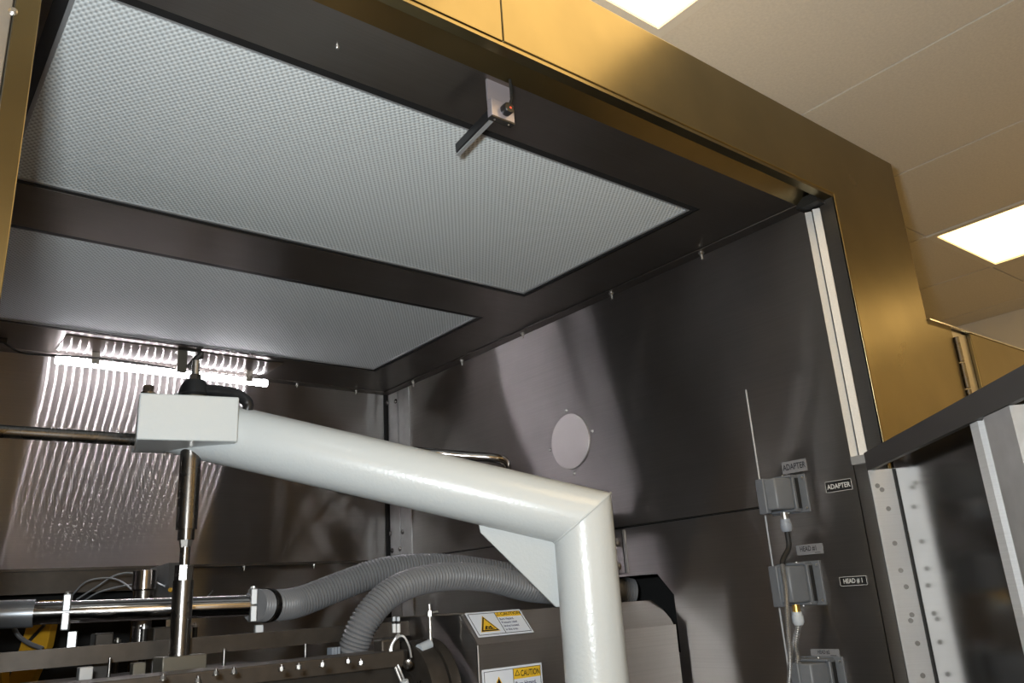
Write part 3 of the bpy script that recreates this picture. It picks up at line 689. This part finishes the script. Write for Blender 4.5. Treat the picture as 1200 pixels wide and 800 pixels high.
# clear air lines
for i, pl in enumerate(([(82, 700, 2.3), (100, 682, 2.25), (122, 677, 2.2), (140, 680, 2.1), (158, 693, 2.05)], [(90, 702, 2.3), (112, 688, 2.25), (135, 674, 2.2), (160, 672, 2.1), (196, 688, 2.1)], [(98, 704, 2.3), (115, 694, 2.25), (140, 687, 2.2), (162, 684, 2.1)])):
    MB().tube(bez([PD(*q) for q in pl], 10), .0022, 8).build('air_line', 'clear_tube', label='thin clear air line arching over the tube, ' + ('lowest of the three on the right', 'longest of the three, behind the cylinder', 'flattest of the three')[i], cat='tube', group='clear air lines')
# grey junction box behind the rod
p = PD(199, 659, 2.05); q = PD(186, 700, 2.05)
jb = thing('junction_box', 'grey sheet metal box behind the vertical rod', 'box', (p.x+.03, p.y+.03, 1.2))
pa, pb, pc, pe = PD(198, 659, 2.05), PD(198, 703, 2.08), PD(176, 703, 2.2), PD(176, 666, 2.2)
MB().prism([pa, pb, pc, pe], V((.05, .03, 0))).build('side_face', 'zinc', jb)
MB().prism([PD(198, 659, 2.049), PD(212, 659, 2.049), PD(212, 703, 2.05), PD(198, 703, 2.05)], V((.02, .03, 0))).build('front_face', 'sheet_grey', jb)
MB().lathe(PD(200, 691, 2.045), (-.5, -.8, 0), [(0, .006), (.005, .005)], 10).build('red_cap', 'yellow_paint', jb)
# yellow machine part at the lower left
ym = thing('yellow_bracket', 'yellow painted machine bracket behind the bars at lower left', 'bracket', tuple(PD(40, 790, 1.95)))
MB().prism([PD(34, 724, 1.95), PD(62, 722, 1.95), PD(55, 757, 1.95), PD(36, 800, 1.95), PD(8, 802, 1.95)], V((.02, .03, 0))).build('plate', 'yellow_paint', ym, .002)
MB().prism([PD(46, 704, 2.0), PD(66, 703, 2.0), PD(66, 712, 2.0), PD(46, 712, 2.0)], V((.02, .03, 0))).build('upper_lug', 'yellow_paint', ym)
MB().tube([PD(52, 732, 1.94), PD(33, 752, 1.94)], .004, 8).build('slot_bar', 'dark_plate', ym)
MB().prism([PD(-3, 783, 1.9), PD(2, 783, 1.9), PD(2, 802, 1.9), PD(-3, 802, 1.9)], V((.02, .03, 0))).build('edge_plate', 'yellow_paint', ym)
MB().tube(bez([PD(16, 735, 1.8), PD(22, 745, 1.8), PD(33, 753, 1.8), PD(50, 760, 1.8)], 8), .005, 10).build('black_cable', 'hose_dark', label='dark looped cable in front of the yellow bracket', cat='cable')
# small fittings between bar and tube
for i, (px, py, d, r_, lab) in enumerate(((138, 747, 1.8, .008, 'small fitting above the bar, left of the rod'), (169, 731, 1.8, .010, 'bright small fitting under the tube, left of the rod'), (229, 729, 1.8, .008, 'bright small fitting under the tube, right of the rod'))):
    p = PD(px, py, d); t = thing('pipe_fitting', lab, 'fitting', (p.x, p.y, 1.2))
    MB().lathe(p, (0, 0, -1), [(0, r_*.5), (.004, r_*.5), (.0045, r_), (.010, r_)], 12, False).build('nut', 'nut_steel', t)
    MB().cyl((p.x, p.y, 1.2), (p.x, p.y, p.z-.010), r_*.7, n=12).build('stem', 'dark_plate', t)
p = PD(237, 700, 1.9); q = PD(249, 692, 1.9); MB().cyl(PD(243, 700, 1.72), PD(250, 691, 1.72), .002, n=8).build('split_pin', 'nut_steel', label='thin bright pin leaning up from the chrome tube', cat='pin')
# housings filling the dark machinery behind the bars
MB().box((.30, 1.80, 1.2), (.75, 2.0, 1.50)).build('die_housing', 'dark_plate', None, .006, 'dark machine housing behind the flat bar', 'housing')
hs = PY(120, 760, 1.75)
for i, (px0, px1, py0) in enumerate(((112, 134, 742), (180, 203, 735))):
    p, q = PY(px0, py0, 1.74), PY(px1, py0, 1.74)
    MB().box((p.x, 1.74, 1.2), (q.x, 1.78, p.z)).build('valve_body', 'dark_plate', None, .003, ('dark valve body left of the bright fitting', 'dark valve body just left of the vertical rod')[i], 'valve')

# ------------------------------------------------------------------ round flange drum beside the guard
fc = PD(470, 835, 1.62); fr = .112
fx0 = fc.x-.03; FC = V((0, 1.52, 1.418))
dr = thing('flange_drum', 'dark round flange drum between the plate and the guard box', 'flange', (.92, FC.y, 1.2))
MB().lathe((.905, FC.y, FC.z), (1, 0, 0), [(0, fr-.012), (.003, fr), (.042, fr)], 64).build('drum', 'dark_bar', dr)
MB().lathe((.950, FC.y, FC.z), (1, 0, 0), [(0, fr+.004), (.022, fr+.004), (.024, fr)], 64).build('outer_ring', 'dark_bar', dr)
MB().lathe((.80, FC.y, FC.z), (1, 0, 0), [(0, .055), (.105, .06)], 40).build('hub', 'dark_plate', dr)
MB().box((.905, FC.y-.02, 1.2), (.97, FC.y+.02, FC.z-.09)).build('saddle', 'dark_plate', dr)
for k in range(10):
    a_ = math.radians(36*k+10); screw(dr, (.905, FC.y+math.cos(a_)*.078, FC.z+math.sin(a_)*.078), (-1, 0, 0), .008, .006, 'rod_steel', 'flange_screw')
MB().tube([V((.914, FC.y-.052, FC.z+.097)), V((.944, FC.y-.045, FC.z+.104))], [.010, .010], 14).build('white_plug', 'gland_pale', dr)
# tension stud with nut
p = PD(504, 735, 1.65)
st = thing('tension_stud', 'upright bright stud with nut above the flange drum', 'stud', (p.x, p.y, 1.525))
MB().cyl((p.x, p.y, 1.525), (p.x, p.y, p.z+.045), .0042, n=12).build('shaft', 'nut_steel', st)
MB().lathe((p.x, p.y, p.z+.022), (0, 0, 1), [(0, .0065), (.010, .0065)], 6, False).build('nut', 'nut_steel', st)
MB().cyl((p.x, p.y, p.z+.028), (p.x+.014, p.y-.010, p.z+.030), .0022, n=8).build('side_screw', 'nut_steel', st)
# thermocouple leads and plug in front of the drum
tcp = thing('sensor_lead', 'thin looped metal leads with white plug in front of the flange drum', 'cable', tuple(PD(473, 800, 1.5)))
MB().tube(bez([PD(476, 803, 1.5), PD(468, 783, 1.5), PD(459, 763, 1.51), PD(463, 750, 1.52), PD(472, 745, 1.52), PD(479, 756, 1.52), PD(482, 770, 1.52)], 10), .0022, 8).build('lead', 'zinc', tcp)
MB().tube(bez([PD(472, 803, 1.49), PD(462, 778, 1.50), PD(457, 762, 1.51), PD(463, 748, 1.52), PD(468, 742, 1.52)], 10), .0026, 8).build('lead', 'zinc', tcp)
MB().lathe(PD(478, 777, 1.51), -cf, [(0, .009), (.006, .009), (.008, .005)], 16).build('eyelet', 'rod_steel', tcp)
MB().cyl(PD(474, 797, 1.485), PD(476, 806, 1.485), .007, n=12).build('ferrule', 'gland_pale', tcp)
q = PD(465, 738, 1.56)
wp_ = thing('white_coupling', 'pair of white tube couplings below the second hose', 'coupling', tuple(q))
for dx in (0, 1):
    p = PD(462+dx*5, 741, 1.56); MB().cyl(p, p+V((0, 0, .016)), .0038, n=12).build('lower_half', 'white_plastic', wp_)
    MB().cyl(p+V((0, 0, .016)), p+V((0, 0, .021)), .0041, n=12).build('black_band', 'black_rubber', wp_); MB().cyl(p+V((0, 0, .021)), p+V((0, 0, .029)), .0034, n=12).build('upper_half', 'gland_pale', wp_)
q = PD(462, 765, 1.56); MB().box((q.x-.03, q.y-.005, 1.2), (q.x+.012, q.y+.03, PD(462, 748, 1.56).z)).build('sensor_mount', 'dark_bar', None, .004, 'dull dark mount under the white couplings', 'mount')

# chrome tube bend behind the arm
b0 = PD(440, 520, 2.15); b9 = PD(560, 566, 2.2)
bp = [PY(455, 545, YB), PD(462, 530, 2.2), PD(500, 530, 2.15), PD(545, 534, 2.15), PD(575, 536, 2.15), PD(590, 539, 2.16), PD(594, 547, 2.17), PD(591, 556, 2.18), PD(584, 563, 2.19), PX(572, 572, XW)]
MB().tube(bez(bp, 10), .0125, 16).build('bent_pipe', 'chrome', label='bent chrome pipe just above the white pipe arm', cat='pipe')

# ------------------------------------------------------------------ sockets on the access plate
XS = XW-.004
def connector(cy_, cz, label, cut=False, tall=.082):
    t = thing('plug_connector', label, 'connector', (XS, cy_, cz-tall/2), group='grey rectangular plug connectors')
    wy = .055; h = tall/2
    MB().prism([(XS, cy_-wy, cz-h), (XS, cy_+wy*.7, cz-h), (XS, cy_+wy*.7, cz+h), (XS, cy_-wy, cz+h)], (-.006, 0, 0)).build('mounting_flange', 'connector_grey', t, .001)
    MB().prism([(XS-.006, cy_-wy*.72, cz-h*.88), (XS-.006, cy_+wy*.5, cz-h*.88), (XS-.006, cy_+wy*.5, cz+h*.88), (XS-.006, cy_-wy*.72, cz+h*.88)], (-.022, 0, 0)).build('bulkhead_housing', 'connector_grey', t, .002)
    MB().obox((XS-.017, cy_-wy*.72-.0015, cz), (.004, 0, 0), (0, .0015, 0), (0, 0, h*.8)).build('gasket_line', 'black_rubber', t)
    hd_ = MB()
    hd_.prism([(XS-.029, cy_-wy*.66, cz-h*.82), (XS-.029, cy_+wy*.46, cz-h*.82), (XS-.062, cy_+wy*.36, cz-h*.82), (XS-.076, cy_-wy*.0, cz-h*.82), (XS-.070, cy_-wy*.42, cz-h*.82), (XS-.045, cy_-wy*.62, cz-h*.82)], (0, 0, h*1.64))
    hood = hd_.build('hood', 'connector_grey', t, .003)
    MB().prism([(XS-.066, cy_-wy*.05, cz-h*.98), (XS-.078, cy_+wy*.02, cz-h*.98), (XS-.074, cy_+wy*.42, cz-h*.98), (XS-.058, cy_+wy*.48, cz-h*.98)], (0, 0, h*1.85)).build('end_cap', 'connector_grey', hood, .002)
    for s in (-1, 1):
        MB().obox((XS-.024, cy_-wy*.1, cz+s*(h*.9)), (.012, 0, 0), (0, wy*.62, 0), (0, 0, .0025)).build('locking_lever', 'connector_grey', t, .001)
        MB().lathe((XS-.024, cy_-wy*.25, cz+s*(h*.9+.002)), (0, 0, s), [(0, .003), (.003, .003)], 10).build('lever_pin', 'nut_steel', t)
        MB().lathe((XS-.006, cy_-wy*.88, cz+s*h*.8), (-1, 0, 0), [(0, .003), (.002, .002)], 10).build('flange_screw', 'nut_steel', t)
    return t
k1 = connector(1.027, 1.776, 'grey plug connector at the top, beside the ADAPTER plate', tall=.080)
k2 = connector(1.027, 1.592, 'grey plug connector in the middle, beside the HEAD #1 plate', tall=.088)
k3 = connector(1.012, 1.405, 'grey plug connector at the bottom edge under the HEAD #2 tag', tall=.088)
# cable glands and cables
def gland(parent, p, mat, brass_=False):
    MB().lathe(p, (0, 0, -1), [(0, .0075), (.014, .0075)], 16).build('nipple', 'brass' if brass_ else 'nut_steel', parent)
    MB().lathe(V(p)-V((0, 0, .014)), (0, 0, -1), [(0, .0105), (.007, .0105), (.008, .0118), (.020, .0118), (.026, .0085)], 10).build('cable_gland', mat, parent)
XC = XS-.052
g1 = PX(919, 602, XC); g2 = PX(933, 712, XC)
gland(k1, (XC, g1.y, 1.737), 'gland_grey'); gland(k2, (XC, g2.y, 1.552), 'gland_pale', True)
c1 = [V((XC, g1.y, 1.697)), V((XC-.002, g1.y+.001, 1.665)), V((XC-.028, g1.y+.004, 1.635)), PX(921, 690, XC-.035), PX(923, 730, XC-.035), PX(926, 775, XC-.025), PX(923, 830, XC-.01)]
ct = thing('power_cable', 'black and braided cable dropping from the top connector', 'cable', (XC, g1.y, 1.3), group='cables of the plug connectors')
cc = bez(c1, 14); MB().tube(cc[:30], .0055, 10).build('black_jacket', 'black_rubber', ct)
def braid(pts, r, parent): MB().tube(pts, [r*(1 if i % 2 else .86) for i in range(len(pts))], 10).build('braided_sheath', 'braid', parent)
fine = bez(cc[29:], 4); braid(fine, .0052, ct)
for j, off in enumerate((-.006, .004)):
    c2 = [V((XC, g2.y, 1.514)), PX(931+off*300, 757, XC), PX(932+off*700, 772, XC-.004*j), PX(929+off*600, 800, XC), PX(926, 840, XC)]
    t2 = thing('power_cable', ('left', 'right')[j]+' braided cable of the pair below the middle connector', 'cable', (XC, g2.y, 1.3), group='cables of the plug connectors')
    braid(bez(c2, 22), .0058, t2)

# ------------------------------------------------------------------ name plates
def nameplate(px0, py0, px1, py1, body, label, dark, sub=False):
    """px0,py0: upper left corner; px1,py1: lower right corner on the plate surface"""
    a_ = PX(px0, py0, XS); b_ = PX(px1, py1, XS); W_ = a_.y-b_.y; H_ = a_.z-b_.z
    t = thing('nameplate', label, 'nameplate', (XS, (a_.y+b_.y)/2, b_.z), group='name plates on the access plate')
    xd, yd, nr = V((0, -1, 0)), V((0, 0, 1)), V((-1, 0, 0))
    o_ = V((XS, a_.y, b_.z))
    MB().obox(o_+xd*W_/2+yd*H_/2+nr*.001, xd*W_/2, yd*H_/2, nr*.001).build('plate', 'plate_black' if dark else 'tag_grey', t)
    ink = 'engraved' if dark else 'tag_ink'
    if dark:
        m = MB(); bw = .0008
        for x0, x1, y0, y1 in ((0, W_, 0, bw), (0, W_, H_-bw, H_), (0, bw, 0, H_), (W_-bw, W_, 0, H_)):
            m.obox(o_+xd*(x0+x1)/2+yd*(y0+y1)/2+nr*.0021, xd*(x1-x0)/2, yd*(y1-y0)/2, nr*.0003)
        m.build('border', ink, t)
    s = H_*.70 if not dark else (H_*.70 if 'HEAD' in body else H_*.62)
    text(body, s, o_+xd*W_*(.47 if sub else .5)+yd*H_*(.36 if sub else .29)+nr*.0023, xd, yd, ink, t, 'lettering', (.80 if 'HEAD' in body else .86) if dark else .70, 'CENTER')
    if sub: MB().obox(o_+xd*W_*.80+yd*H_*.14+nr*.0022, xd*W_*.1, yd*.0006, nr*.0002).build('small_print', ink, t)
nameplate(916, 542, 946.5, 551, 'ADAPTER', 'grey tag reading ADAPTER above the top connector', False)
nameplate(967, 565, 1000, 573, 'ADAPTER', 'black engraved plate reading ADAPTER', True)
nameplate(933, 639, 965.5, 648, 'HEAD #1', 'grey tag reading HEAD #1 above the middle connector', False, True)
nameplate(984, 676, 1017.5, 685, 'HEAD # 1', 'black engraved plate reading HEAD #1', True)
nameplate(950, 760, 984.5, 769, 'HEAD #2', 'grey tag reading HEAD #2 above the bottom connector', False, True)
